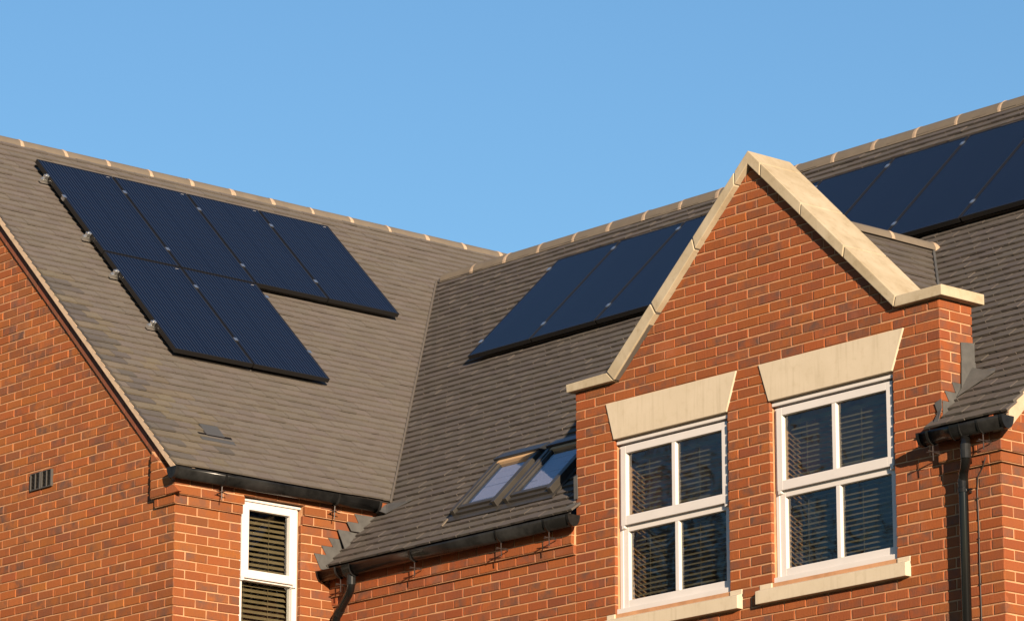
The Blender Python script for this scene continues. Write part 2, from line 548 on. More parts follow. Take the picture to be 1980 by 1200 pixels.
for r in range(-19, 56):
    z0 = -CRS*(r+1); z1 = z0+CRS; hf = r % 2 == 0
    if r < 0:
        polys += [(p, 0) for p in row_bricks(z0, ((.49, 1.0715), (3.440, -1.0435)), 0, MODD, hf)]
    elif r < 2:
        polys += [(p, 0) for p in row_bricks(z0, ((0, 0), (DW-.0025, 0)), 0, MODD, hf)]
    elif r < 6:
        sl = lambda xa, xb: (xa + (xb-xa)*(.15/(-.3))*-1*-1, (xb-xa)/(-.3))
        def ln(xt, xb):                  # line through (xt,-.15) and (xb,-.45)
            b_ = (xb-xt)/(-.30); return (xt + b_*.15, b_)
        polys += [(p, 0) for p in row_bricks(z0, ((0, 0), ln(.350, .437)), 0, MODD, hf)]
        polys += [(p, 0) for p in row_bricks(z0, (ln(1.794, 1.684), ln(2.021, 2.121)), W1[1], MODD, hf)]
        polys += [(p, 0) for p in row_bricks(z0, (ln(3.494, 3.374), (DW-.0025, 0)), W2[1], MODD, not hf)]
    elif r < 24:
        polys += [(p, 0) for p in row_bricks(z0, ((0, 0), (W1[0], 0)), 0, .22, hf)]
        polys += [(p, 0) for p in row_bricks(z0, ((W1[1], 0), (W2[0], 0)), W1[1], .2215, hf)]
        polys += [(p, 0) for p in row_bricks(z0, ((W2[1], 0), (DW-.0025 if r < 17 else XR-.0025, 0)), W2[1], .2245, hf)]
        if 13 <= r:
            off = .05 if r < 16 else (.025 if r == 16 else 0)
            polys += [(p, off) for p in row_bricks(z0, ((XL, 0), (0 if r < 17 else -.006, 0)), XR, .2241, hf)]
            if r < 17: polys += [(p, off) for p in row_bricks(z0, ((DW, 0), (XR+off-.0025, 0)), XR+off, .2245, hf)]
    elif r < 26:
        polys += [(p, 0) for p in row_bricks(z0, ((XL, 0), (.343, 0)), XR, .2241, hf)]
        polys += [(p, 0) for p in row_bricks(z0, ((1.816, 0), (1.994, 0)), XR, .2241, hf)]
        polys += [(p, 0) for p in row_bricks(z0, ((3.499, 0), (XR-.0025, 0)), XR, .2241, hf)]
    else:
        polys += [(p, 0) for p in row_bricks(z0, ((XL, 0), (XR-.0025, 0)), XR, .2241, hf)]
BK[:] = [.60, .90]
place_bricks(front, (0,0,0), 0, polys, cap=520, hidden=lambda u, z: u < 0 and z > -1.0)
# --- dormer cheek (faces +X)
def coreC(mb):
    mb.box(.004+REC, .329, REC, .18, -.96, -.003)
cheek = wall_core('dormer_cheek', (DW,0,0), math.pi/2, coreC)
polys = []
for r in range(0, 13):
    z0 = -CRS*(r+1)
    lim = .343
    polys += [(p, 0) for p in row_bricks(z0, ((.0025, 0), (lim, 0)), 0, .2245, r % 2 == 1)]
BK[:] = [.52, .88]  # sun-facing cheek toned down in the brick colour
place_bricks(cheek, (DW,0,0), math.pi/2, polys, hidden=lambda u, z: z < zmain(u)-.03)
# --- right-hand end wall (faces +X)
def coreE(mb):
    mb.box(REC+.004, 7.4, REC, .2, ZB, -1.0)
    mb.prism_y([(REC+.004, -.999), (7.4, -.999), (3.70, 2.60)], REC, .2)
    mb.box(-.05+REC+.004, 7.4, -.05+REC, REC-.001, -1.199, -.985)
    mb.box(-.025+REC+.004, 7.4, -.025+REC, REC-.001, -1.274, -1.2005)
endw = wall_core('end_wall', (XR,0,0), math.pi/2, coreE)
polys = []
for r in range(-20, 56):
    z0 = -CRS*(r+1); hf = r % 2 == 1
    off = .05 if 13 <= r < 16 else (.025 if r == 16 else 0)
    if r >= 13:
        if off:
            polys += [(p, off) for p in row_bricks(z0, ((-off+.0025, 0), (7.4, 0)), -off, .225, hf)]
        else: polys += [(p, 0) for p in row_bricks(z0, ((.0025, 0), (7.4, 0)), 0, .225, hf)]
    else:
        polys += [(p, 0) for p in row_bricks(z0, ((.94-.06, 1/tanM), (7.4-.88, -1/tanM)), 0, .225, hf)]
place_bricks(endw, (XR,0,0), math.pi/2, polys)
# --- side wall of the wing (faces +X), courses at their own level
ZW = -.6295
LW = (-.972, -.352, -.475, -2.05)        # window opening: y0, y1, top, bottom
def coreS(mb):     # local u = Y - YL
    u0, u1 = LW[0]-YL, LW[1]-YL
    mb.box(REC+.004, u0-REC, REC, .2, ZB, -.33); mb.box(u1+REC, 2.2, REC, .2, ZB, -.33)
    mb.box(u0-REC+.001, u1+REC-.001, REC, .2, LW[2]+REC, -.33); mb.box(u0-REC+.001, u1+REC-.001, REC, .2, ZB, LW[3])
    for a, b in ((-.05+REC+.004, u0-REC), (u1+REC, 2.15)): mb.box(a, b, -.05+REC, REC-.001, ZW+CRS+.001, -.36)
    for a, b in ((-.025+REC+.004, u0-REC), (u1+REC, 2.15)): mb.box(a, b, -.025+REC, REC-.001, ZW+.001, ZW+CRS)
    mb.box(u0-REC+.001, u1+REC-.001, -.05+REC, REC-.001, LW[2]+.003, -.361)
side = wall_core('side_wall', (XL,YL,0), math.pi/2, coreS)
polys = []
for k in range(-48, 4):
    z0 = ZW+CRS*k; hf = k % 2 == 0
    off = 0 if k < 0 else (.025 if k == 0 else .05)
    u0, u1 = LW[0]-YL, LW[1]-YL
    rl = (ymain(0)-YL+.12, 1/tanM) if z0 > -1.0 else (1.636, 0)
    if z0 > -2.07 and z0 < -.50:
        polys += [(p, off) for p in row_bricks(z0, ((-off+.0025, 0), (u0, 0)), 0, .222, hf)]
        polys += [(p, off) for p in row_bricks(z0, ((u1, 0), rl), u1, .225, hf)]
    elif k == 2:
        polys += [([(a, max(b, LW[2]+.004) if u0-.01 < a < u1+.01 else b) for a, b in p], off) for p in row_bricks(z0, ((-off+.0025, 0), rl), 0, .222, hf)]
    else:
        polys += [(p, off) for p in row_bricks(z0, ((-off+.0025, 0), rl), 0, .222, hf)]
BK[:] = [.47, .98]  # sun-facing wall, its strong light offset by a darker brick colour
place_bricks(side, (XL,YL,0), math.pi/2, polys)
# --- gable wall of the wing (faces -Y)
XA = -6.75                               # gable apex
def zl2(x): return zleft(x) if x > XA else zleft(2*XA-x)
def coreG(mb):
    c0 = -3.2622-.12
    mb.prism_y([(2*XA-XL, ZB), (XL-REC-.004, ZB), (XL-REC-.004, zleft(XL)-.16), (XA, zleft(XA)-.16), (2*XA-XL, zleft(XL)-.16)], REC, .2)
    # kneeler: oversailing courses turn the corner
    xk = -3.276
    mb.prism_y([(xk+REC, ZW+CRS+.001), (XL+.05-REC-.004, ZW+CRS+.001), (XL+.05-REC-.004, zleft(XL+.05)-.17), (xk+REC, zleft(xk)-.17)], -.05+REC, REC-.001)
    mb.box(xk+.03, XL+.025-REC-.004, -.025+REC, REC-.001, ZW+.001, ZW+CRS)
gable = wall_core('gable_wall', (0,YL,0), 0, coreG)
polys = []
LINE = (LXE+LZE/tanL-.165/tanL, -1/tanL)           # right edge under the verge band: x = a + b z
for k in range(-48, 64):
    z0 = ZW+CRS*k; hf = k % 2 == 1
    rgt = (XL-.0025, 0) if LINE[0]+LINE[1]*(z0+CRS) > XL else LINE
    lft = (2*XA-rgt[0], -rgt[1])
    if z0 > zleft(XA)-.24: continue
    polys += [(p, 0) for p in row_bricks(z0, (lft, rgt), XL, .225, hf)]
xk = -3.276
for k in range(0, 7):
    z0 = ZW+CRS*k; off = .025 if k == 0 else .05
    rgt = (XL+off-.0025, 0) if LINE[0]+LINE[1]*(z0+CRS) > XL+off else LINE
    polys += [(p, off) for p in row_bricks(z0, ((xk+(.025 if k == 0 else 0), 0), rgt), XL+off, .225, k % 2 == 1)]
def corner_dark(u, z):      # darkens the bricks low by the corner
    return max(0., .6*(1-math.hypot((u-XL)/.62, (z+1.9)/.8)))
AB = (-5.055, -4.73, -.202, -.052)
polys = [(p, o) for p, o in polys]
BK[:] = [.66, .99]  # wall the sun only grazes, brightened in the brick colour
place_bricks(gable, (0,YL,0), 0, polys, cap=420, dark=corner_dark)
# lower storeys beyond the picture: brick skin
def lower_mat():
    m, nt, b = new_mat('brickwork_below')
    bt = N(nt, 'ShaderNodeTexBrick')
    bt.inputs['Color1'].default_value = (.25,.07,.022,1); bt.inputs['Color2'].default_value = (.20,.058,.025,1)
    bt.inputs['Mortar'].default_value = (.33,.2,.13,1); bt.inputs['Scale'].default_value = 1
    bt.inputs['Brick Width'].default_value = .225; bt.inputs['Row Height'].default_value = .075; bt.inputs['Mortar Size'].default_value = .005
    tc = N(nt, 'ShaderNodeTexCoord'); mp = N(nt, 'ShaderNodeMapping'); mp.inputs['Rotation'].default_value = (math.pi/2, 0, 0)
    sp = N(nt, 'ShaderNodeSeparateXYZ'); cb = N(nt, 'ShaderNodeCombineXYZ')
    nt.links.new(tc.outputs['Object'], sp.inputs[0])
    nt.links.new(math_(nt, 'ADD', sp.outputs[0], sp.outputs[1]), cb.inputs[0]); nt.links.new(sp.outputs[2], cb.inputs[1])
    nt.links.new(cb.outputs[0], bt.inputs['Vector']); nt.links.new(bt.outputs[0], b.inputs['Base Color'])
    b.inputs['Roughness'].default_value = .85
    return m
MAT['brickwork'] = lower_mat()
mb = MB()
mb.box(XL-.1, XR, 0, .2, -ZO, ZB); mb.box(XR-.2, XR-.001, .2, 7.4, -ZO, ZB)
mb.box(XL-.2, XL, YL+.2, -.001, -ZO, ZB); mb.box(2*XA-XL, XL, YL, YL+.199, -ZO, ZB)
mb.box(2*XA-XL, 2*XA-XL+.2, YL+.2, 8.0, -ZO, zleft(XL)-.2); mb.box(2*XA-XL+.2, XR, 7.4, 7.6, -ZO, -1.0)
part('lower_wall', mb, 'brickwork', house, HZ)

# ------------------------------------------------------------------ roofs
cM, sM = math.cos(TM), math.sin(TM)
cL, sL = math.cos(TL), math.sin(TL)
def frame(o, x, y, z):
    m = Matrix.Identity(4)
    for i in range(3):
        m[i][0], m[i][1], m[i][2], m[i][3] = x[i], y[i], z[i], o[i]
    return m
FM = frame((0, MYE, MZE), (1,0,0), (0,cM,sM), (0,-sM,cM))
FL = frame((LXE, 0, LZE), (0,1,0), (-cL,0,sL), (sL,0,cL))
ZT = Matrix.Translation(HZ)
GA, TW = .1, .165
TILES = []
def tile_geo(poly, lift=0.):
    """poly in (u,s) on the roof plane relative to the tile's tail centre; 12 mm thick, tail raised"""
    n = len(poly)
    top = lambda s_: .034 - .18*s_ + lift
    V = [(x, y, top(y)) for x, y in poly] + [(x, y, top(y)-.0165) for x, y in poly]
    F = [tuple(range(n))] + [(i, i+n, (i+1) % n + n, (i+1) % n) for i in range(n)]
    F[1:] = [(a, b, c, d) for a, b, c, d in F[1:]]
    return V, F
for _ in range(6):
    j = lambda: R.uniform(-.0014, .0014)
    w = TW/2-.0017
    V, F = tile_geo([(-w+j(), j()*1.5), (-w/3, j()*1.2), (w/3, j()*1.2), (w+j(), j()*1.5), (w, .128), (-w, .128)])
    TILES.append(MB().add(V, F).mesh('tile', 'tile'))
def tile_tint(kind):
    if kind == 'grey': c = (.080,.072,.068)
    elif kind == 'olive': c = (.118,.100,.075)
    elif kind == 'main': c = (.080,.069,.061)  # same tile as the wing; the slope's weaker light is put into the colour
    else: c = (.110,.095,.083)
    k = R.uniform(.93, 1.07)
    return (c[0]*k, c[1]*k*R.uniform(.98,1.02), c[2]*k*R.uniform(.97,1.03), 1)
def wob(u, s0): return .0035*math.sin(u*1.7+s0*5.1)+.0025*math.sin(u*4.3-s0*9.0)
def tile_roof(name, FR, nrow, regions, tint, hidden, cap, deck, start=0., phase=0., label=None):
    ro = part(name, deck, 'deck', house, mat4=ZT @ FR)
    if label: ro['label'] = label
    full, cut = [], []
    for r in range(nrow):
        s0 = r*GA
        for (aL, bL), (aR, bR) in regions(s0):
            uL = min(aL+bL*s0, aL+bL*(s0+GA)); uR = max(aR+bR*s0, aR+bR*(s0+GA))
            off = phase + (TW/2 if r % 2 else 0)
            i = math.floor((uL-off)/TW)
            while off+i*TW < uR:
                a, b = off+i*TW, off+(i+1)*TW
                i += 1
                inside = a >= aL+max(bL*s0, bL*(s0+.128)) and b <= aR+min(bR*s0, bR*(s0+.128))
                if inside: full.append((a+TW/2, s0))
                else:
                    p = [(a+.0017, s0), (b-.0017, s0), (b-.0017, s0+.128), (a+.0017, s0+.128)]
                    p = clip(p, -1, bL, -aL)
                    if p: p = clip(p, 1, -bR, aR)
                    if len(p) > 2 and area(p) > 3e-4: cut.append((p, s0))
    rest = MB()
    vis = []
    for u, s0 in full:
        P = FR @ Vector((u, s0+.05, 0))
        if in_view(P) and not hidden(u, s0, P): vis.append(((P-CAM).length, u, s0))
        else:
            V, F = tile_geo([(-TW/2+.0017,0),(TW/2-.0017,0),(TW/2-.0017,.128),(-TW/2+.0017,.128)], R.uniform(-.001,.0015))
            rest.add([(x+u, y+s0, z) for x, y, z in V], F, tile_tint(tint(u, s0)))
    vis.sort()
    for q, (d, u, s0) in enumerate(vis):
        if q < cap:
            o = link('tile', R.choice(TILES), ro, (u, s0+wob(u, s0)+R.uniform(-.002,.002), R.uniform(-.002,.003)), (R.uniform(-.006,.01), R.uniform(-.006,.006), R.uniform(-.008,.008)))
            o.color = tile_tint(tint(u, s0))
        else:
            dz, tw = R.uniform(-.002,.003), R.uniform(-.006,.006)
            js = R.uniform(-.002,.002)+wob(u, s0)
            V, F = tile_geo([(-TW/2+.0017,R.uniform(-.0015,.0015)),(0,R.uniform(-.0012,.0012)),(TW/2-.0017,R.uniform(-.0015,.0015)),(TW/2-.0017,.128),(-TW/2+.0017,.128)], dz)
            rest.add([(x+u, y+s0+js, z+x*tw) for x, y, z in V], F, tile_tint(tint(u, s0)))
    for p, s0 in cut:
        V, F = tile_geo([(x, y-s0) for x, y in p], R.uniform(-.001,.0015))
        rest.add([(x, y+s0, z) for x, y, z in V], F, tile_tint(tint(p[0][0], s0)))
    o = part('tile_field', rest, 'tile_j', ro); o['kind'] = 'stuff'
    return ro
# dormer roof planes
DX, DZ = 1.985, 1.085
def zm_s(s_): return MZE + s_*sM
def regM(s0):
    z = zm_s(s0)
    # left edge: valley with the wing roof, below it the wing wall
    if z < LZE: left = (XL+.004, 0)
    else:
        a = LXE+(LZE-MZE)/tanL; left = (a+.012, -sM/tanL)
    out = []
    right = (4.515, 0)
    if s0 < .09:
        return [(left, (.05, 0)), ((3.742, 0), right)]
    if z < -.55: return [(left, (-.005, 0)), ((DW+.012, 0), right)]
    if z < DZ-.05:
        # valley with the dormer roof: |x-DX| = DZ - z
        return [(left, (DX-(DZ-MZE)-.02, sM)), ((DX+(DZ-MZE)+.02, -sM), right)]
    return [(left, right)]
SV1 = (LZE-MZE)/sM
def under_main(u, s0, P):
    if -3.70 < u < 3.9 and 3.15 < s0 < 4.62: return True
    if -1.62 < u < -.41 and .3 < s0 < 1.08: return True
    px, py = to_px(P)
    if 1113 < px < 1770 and py > 300 and u < 1.9 and P.z < 1.45 and not (px < 1380 and py < 720 - (px-1172)*1.45): return True
    return False
deck = MB()
SR = 5.30
yv = .22
# deck polygon follows the valley on the left
zv = lambda s_: LXE - (zm_s(s_)-LZE)/tanL
deck.add([(XL,0,-.004),(-.006,0,-.004),(-.006,.60,-.004),(XL,.60,-.004)], [(0,1,2,3)])
deck.add([(DW+.006,0,-.004),(4.50,0,-.004),(4.50,.60,-.004),(DW+.006,.60,-.004)], [(0,1,2,3)])
deck.add([(XL,.601,-.004),(4.50,.601,-.004),(4.50,5.22,-.004),(zv(5.22),5.22,-.004),(zv(SV1),SV1,-.004)], [(0,1,2,3,4)])
deck.add([(-1.5,5.27,-.02),(4.50,5.27,-.02),(4.50,5.27,-5.2),(-1.5,5.27,-5.2)], [(0,1,2,3)])
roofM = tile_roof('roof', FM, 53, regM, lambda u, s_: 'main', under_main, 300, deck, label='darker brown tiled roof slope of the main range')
# wing roof
def zl_s(s_): return LZE + s_*sL
VY = lambda s_: MYE + (zl_s(s_)-MZE)/tanM
def regL(s0):
    left = (YL-.058, 0)
    z = zl_s(s0)
    if z < 2.68: return [(left, (MYE+(LZE-MZE)/tanM-.012, sL/tanM))]
    return [(left, (8.0, 0))]
def tintL(u, s_):
    d = u-(YL-.06)
    lim = .62 + .35*math.sin(s_*2.1)*.5
    if s_ < 2.9 and d < lim*(1 if s_ < 2.2 else .6):
        x = R.random()
        rr = int(round(s_/GA)) % 2
        if d < .30: return ('grey' if x < .88 else 'brown') if rr else ('olive' if x < .75 else 'grey')
        if d < .50: return ('olive' if x < .8 else 'brown') if rr else ('brown' if x < .6 else 'olive')
        return 'olive' if x < .3 else ('grey' if x < .45 else 'brown')
    return 'brown'
def under_left(u, s0, P):
    if -.85 < u < 2.48 and 3.3 < s0 < 4.82: return True
    if -.85 < u < .79 and 1.76 < s0 < 3.3: return True
    if u > VY(s0): return True
    return False
deck = MB()
deck.add([(YL-.05,0,-.004),(8,0,-.004),(8,5.27,-.004),(YL-.05,5.27,-.004)], [(0,1,2,3)])
deck.add([(YL-.05,5.33,-.02),(8,5.33,-.02),(8,5.33,-5.3),(YL-.05,5.33,-5.3)], [(0,1,2,3)])
roofL = tile_roof('roof', FL, 53, regL, tintL, under_left, 300, deck, phase=YL-.058, label='sunlit brown tiled roof slope of the projecting wing')
# dormer roof, two slopes
SDm = (DZ+.60)*math.sqrt(2)
FD1 = frame((DX+DZ+.60, 0, -.60), (0,1,0), (-.5**.5,0,.5**.5), (.5**.5,0,.5**.5))
FD2 = frame((DX-DZ-.60, 0, -.60), (0,-1,0), (.5**.5,0,.5**.5), (-.5**.5,0,.5**.5))
q2 = .5**.5
for k, FR in enumerate((FD1, FD2)):
    deck = MB()
    def yv_(s_): return MYE + (-.60+s_*q2-MZE)/tanM
    if k == 0:
        deck.add([(.35,0,-.004),(yv_(0),0,-.004),(yv_(SDm),SDm,-.004),(.35,SDm,-.004)], [(0,1,2,3)])
        reg = lambda s0: [((.36, 0), (MYE+(-.60-MZE)/tanM-.012, q2/tanM))]
    else:
        deck.add([(-yv_(0),0,-.004),(-.35,0,-.004),(-.35,SDm,-.004),(-yv_(SDm),SDm,-.004)], [(0,1,2,3)])
        reg = lambda s0: [((-(MYE+(-.60-MZE)/tanM-.012), -q2/tanM), (-.36, 0))]
    tile_roof('dormer_roof', FR, 24, reg, lambda u, s_: 'main', (lambda u, s0, P: s0 < .9) if k == 0 else (lambda u, s0, P: True), 120, deck)

# ridge tiles: half-round with cream mortar at the joints
def ridge_run(parent, origin, direction, length, n, rad, base_z, first=0.):
    """local frame: x along the ridge; child of a roof given in house coordinates"""
    d = Vector(direction)
    for k in range(n):
        mb = MB()
        x0, x1 = k*length+.007+first, (k+1)*length-.007+first
        seg = 12
        V = []
        for x, rr in ((x0, rad), (x1, rad)):
            for ri in (rr, rr-.016):
                for i in range(seg+1):
                    a = math.pi*i/seg
                    V.append((x, -ri*math.cos(a), ri*math.sin(a)*.98))
        S = seg+1
        F = []
        V = V + V
        for i in range(seg):
            F.append((i, i+1, 2*S+i+1, 2*S+i))            # outer
            F.append((S+i, 3*S+i, 3*S+i+1, S+i+1))        # inner
            Q = 4*S
            F.append((Q+i, Q+S+i, Q+S+i+1, Q+i+1)); F.append((Q+2*S+i, Q+2*S+i+1, Q+3*S+i+1, Q+3*S+i))
        F.append((Q, Q+2*S, Q+3*S, Q+S)); F.append((Q+S-1, Q+2*S-1, Q+4*S-1, Q+3*S-1))
        mb.add(V, F)
        ang = math.atan2(d.y, d.x)
        me = mb.mesh('ridge_tile', 'ridge')
        me.polygons.foreach_set('use_smooth', [(i % 4) < 2 and i < 48 for i in range(len(me.polygons))])
        xc = (x0+x1)/2
        m4 = ZT @ Matrix.Translation(origin) @ Matrix.Rotation(ang, 4, 'Z') @ Matrix.Translation((xc, 0, 0)) @ Matrix.Rotation(R.uniform(-.004,.004), 4, 'Z') @ Matrix.Rotation(R.uniform(-.006,.006), 4, 'Y') @ Matrix.Translation((-xc, 0, 0))
        m4.translation.z += R.uniform(-.002,.002)
        link('ridge_tile', me, parent, mat4=(ZT @ parent['_fr']).inverted() @ m4 if False else PARM[parent.name].inverted() @ m4)
        # mortar joint after this tile
        mb = MB(); V = []; seg2 = 12
        wj = R.uniform(.75, 1.6); dj = R.uniform(-.005, .006)
        xs = (x1+dj+.007-.014*wj, x1+dj+.007-.004*wj, x1+dj+.007+.004*wj, x1+dj+.007+.014*wj)
        for xi, x in enumerate(xs):
            for i in range(seg2+1):
                a = math.pi*i/seg2
                bump_ = (0.0005, .003, .003, .0005)[xi] + R.uniform(-.0012, .0018)
                xx = x + R.uniform(-.004, .004) + (.012*abs(math.cos(a)) if xi in (0,) else 0)*-1
                V.append((xx, -(rad+bump_)*math.cos(a), (rad+bump_)*math.sin(a)*.98))
        S = seg2+1; F = []
        for q in range(3):
            for i in range(seg2): F.append((q*S+i, q*S+i+1, (q+1)*S+i+1, (q+1)*S+i))
        mb.add(V, F)
        link('mortar_joint', mb.mesh('mortar_joint', 'joint', True), parent, mat4=PARM[parent.name].inverted() @ m4)
PARM = {roofM.name: ZT @ FM, roofL.name: ZT @ FL}
dr = [o for o in house.children if o.name.startswith('dormer_roof')]
PARM[dr[0].name] = ZT @ FD1
RAD = .122
ridge_run(roofM, Vector((-5.4514-.482, 3.70, 2.728)), (1,0,0), .482, 21, RAD, 0)
ridge_run(roofL, Vector((-6.752, -.788-.482*2, 3.352)), (0,1,0), .482, 21, RAD, 0)
ridge_run(dr[0], Vector((DX, .44, DZ-.015)), (0,1,0), .50, 3, .085, 0)
# bedding mortar line under ridge tiles
mb = MB()
mb.box(-5.2, 4.1, 3.70-.095, 3.70+.095, 2.62, 2.757)
part('ridge_bedding', mb, 'deck', house, HZ)
mb = MB(); mb.box(-6.752-.095, -6.752+.095, YL-.05, 8, 3.24, 3.382)
part('ridge_bedding', mb, 'deck', house, HZ)
mb = MB(); mb.box(DX-.055, DX+.055, .42, 1.95, .9, DZ-.03)
part('ridge_bedding', mb, 'deck', house, HZ)
# mortar plug where the dormer ridge meets the roof
mb = MB(); mb.tube([(DX+.012, 1.905, DZ-.028), (DX+.014, 1.95, DZ-.03), (DX+.016, 1.975, DZ-.036)], [.072, .066, .040], 12)
part('mortar_plug', mb, 'bed_mortar', house, HZ, smooth=True)
# valley trims
mb = MB()
def val(z, off=0): return Vector((xleft(z), ymain(z), z)) + Vector((sL, -sM, 1.4)).normalized()*off
pts = [val(LZE-.03 + (2.72-LZE+.03)*i/10, .040) for i in range(11)]
mb.tube(pts, .011, 6)
part('valley_trim', mb, 'valley', house, HZ)
mb = MB()
def val2(z, off): return Vector((DX+DZ-z, ymain(z), z)) + Vector((.7, -.7, 1.4)).normalized()*off
mb.tube([val2(-.45+(DZ-.05+.45)*i/8, .040) for i in range(9)], .013, 6)
part('valley_trim', mb, 'lead', house, HZ)
# verge of the wing: mortar bed, undercloak and raking brick band
def rake(mb, y0, y1, dz0, dz1, xa, xb):
    mb.prism_y([(xa, zleft(xa)+dz0), (xb, zleft(xb)+dz0), (xb, zleft(xb)+dz1), (xa, zleft(xa)+dz1)], y0, y1)
mb = MB(); rake(mb, YL-.056, YL+.15, -.062, -.002, XA, LXE-.005)
vb = part('verge_mortar', mb, 'bed_mortar', roofL, mat4=PARM[roofL.name].inverted() @ ZT)
xb0, xb1 = XA, -3.20
nb = 21
for i in range(nb):
    a = xb1-.004-(i+1)*.166+.0; b = a+.158
    mb = MB(); rake(mb, YL-.017, YL+.1, -.205, -.064, a, b)
    o = part('verge_brick', mb, 'brick', gable, mat4=(Matrix.Translation(HZ+Vector((0,YL,0)))).inverted() @ ZT)
    o.color = (.165*R.uniform(.9,1.1), .054, .027, .1)
mb = MB(); rake(mb, YL-.012, YL+.1, -.200, -.066, xb1-nb*.166, xb1)
part('verge_band_mortar', mb, 'mortar', gable, mat4=(Matrix.Translation(HZ+Vector((0,YL,0)))).inverted() @ ZT)
# verge at the right-hand end
mb = MB()
mb.prism_x([(MYE+.02, zmain(MYE+.02)-.13), (3.7, zmain(3.7)-.13), (3.7, zmain(3.7)-.002), (MYE+.02, zmain(MYE+.02)-.002)], XR-.02, 4.500)
part('verge_mortar', mb, 'bed_mortar', roofM, mat4=PARM[roofM.name].inverted() @ ZT)
# roof ventilator tile on the wing
mb = MB()
mb.box(-1.115, -.93, .545, .70, .022, .034); mb.box(-1.20, -.86, .455, .53, .012, .030)
part('vent_tile', mb, 'vent_tile', roofL, bevel=.002)
mb = MB(); mb.box(-1.20, -.86, .531, .560, .010, .031)
part('vent_slot', mb, 'void', roofL)

# ------------------------------------------------------------------ coping, lintels, sills
def stone(name, poly, y0, y1, bevel=.006, mat='stone'):
    mb = MB().prism_y(poly, y0, y1)
    return part(name, mb, mat, house, HZ, bevel=bevel, seg=2)
YC0, YC1 = -.05, .40
# outer / inner lines of the two rakes
def Lo(t): return (.410+(1.992-.410)*t, .080+(1.500-.080)*t)
def Li(t): return (.488+(1.985-.488)*t, .003+(1.398-.003)*t)
def Ro(t): return (3.462+(1.992-3.462)*t, .080+(1.500-.080)*t)
def Ri(t): return (3.440+(1.985-3.440)*t, .003+(1.398-.003)*t)
g_ = .0035
for (to0, to1) in ((0, .318), (.318, .612), (.612, .905)):
    e = g_
    stone('coping_stone', [Lo(to0+e), Li(to0+e), Li(to1-e), Lo(to1-e)], YC0+R.uniform(-.003,.003), YC1)
for (to0, to1) in ((0, .335), (.335, .628), (.628, .912)):
    e = g_
    stone('coping_stone', [Ri(to0+e), Ro(to0+e), Ro(to1-e), Ri(to1-e)], YC0+R.uniform(-.003,.003), YC1)
stone('coping_stone', [Lo(.905+g_), Li(.905+g_), Li(1), Ri(.912+g_), Ro(.912+g_), Lo(1)], YC0, YC1)
stone('shoulder_stone', [(-.052, .004), (.484, .004), (.405, .079), (-.060, .069)], YC0, YC1)
stone('shoulder_stone', [(3.444, .001), (3.905, .001), (3.905, .079), (3.466, .079)], YC0, YC1)
mb = MB()
mb.prism_y([(.49, .0), (3.44, .0), (1.985, 1.392)], .333, .395)
part('parapet_back', mb, 'mortar', house, HZ)
mb = MB(); mb.prism_y([(.47,.03),(.50,.01),(1.985,1.41),(3.43,.01),(3.452,.03),(1.988,1.46)], YC0+.012, YC1-.012)
part('coping_mortar', mb, 'valley', house, HZ)
for xt0, xt1, xb0_, xb1_ in ((.354, 1.790, .441, 1.680), (2.025, 3.490, 2.125, 3.370)):
    stone('lintel', [(xb0_, -.447), (xb1_, -.447), (xt1, -.153), (xt0, -.153)], -.010, .10, .004, 'stone_plain')
for x0, x1 in ((.347, 1.812), (1.998, 3.495)):
    mb = MB()
    prof = [(-.052, -1.947), (-.052, -1.852), (.07, -1.806), (.20, -1.806), (.20, -1.947)]
    n = len(prof)
    V = [(x0, y, z) for y, z in prof] + [(x1, y, z) for y, z in prof]
    mb.add(V, [tuple(range(n-1,-1,-1)), tuple(range(n, 2*n))] + [(i, (i+1) % n, (i+1) % n+n, i+n) for i in range(n)])
    w0, w1 = (W1 if x0 < 1 else W2)
    mb.box(x0, w0-.004, -.004, .15, -1.86, -1.800); mb.box(w1+.004, x1, -.004, .15, -1.86, -1.800)
    part('window_sill', mb, 'stone_plain', house, HZ, bevel=.004)

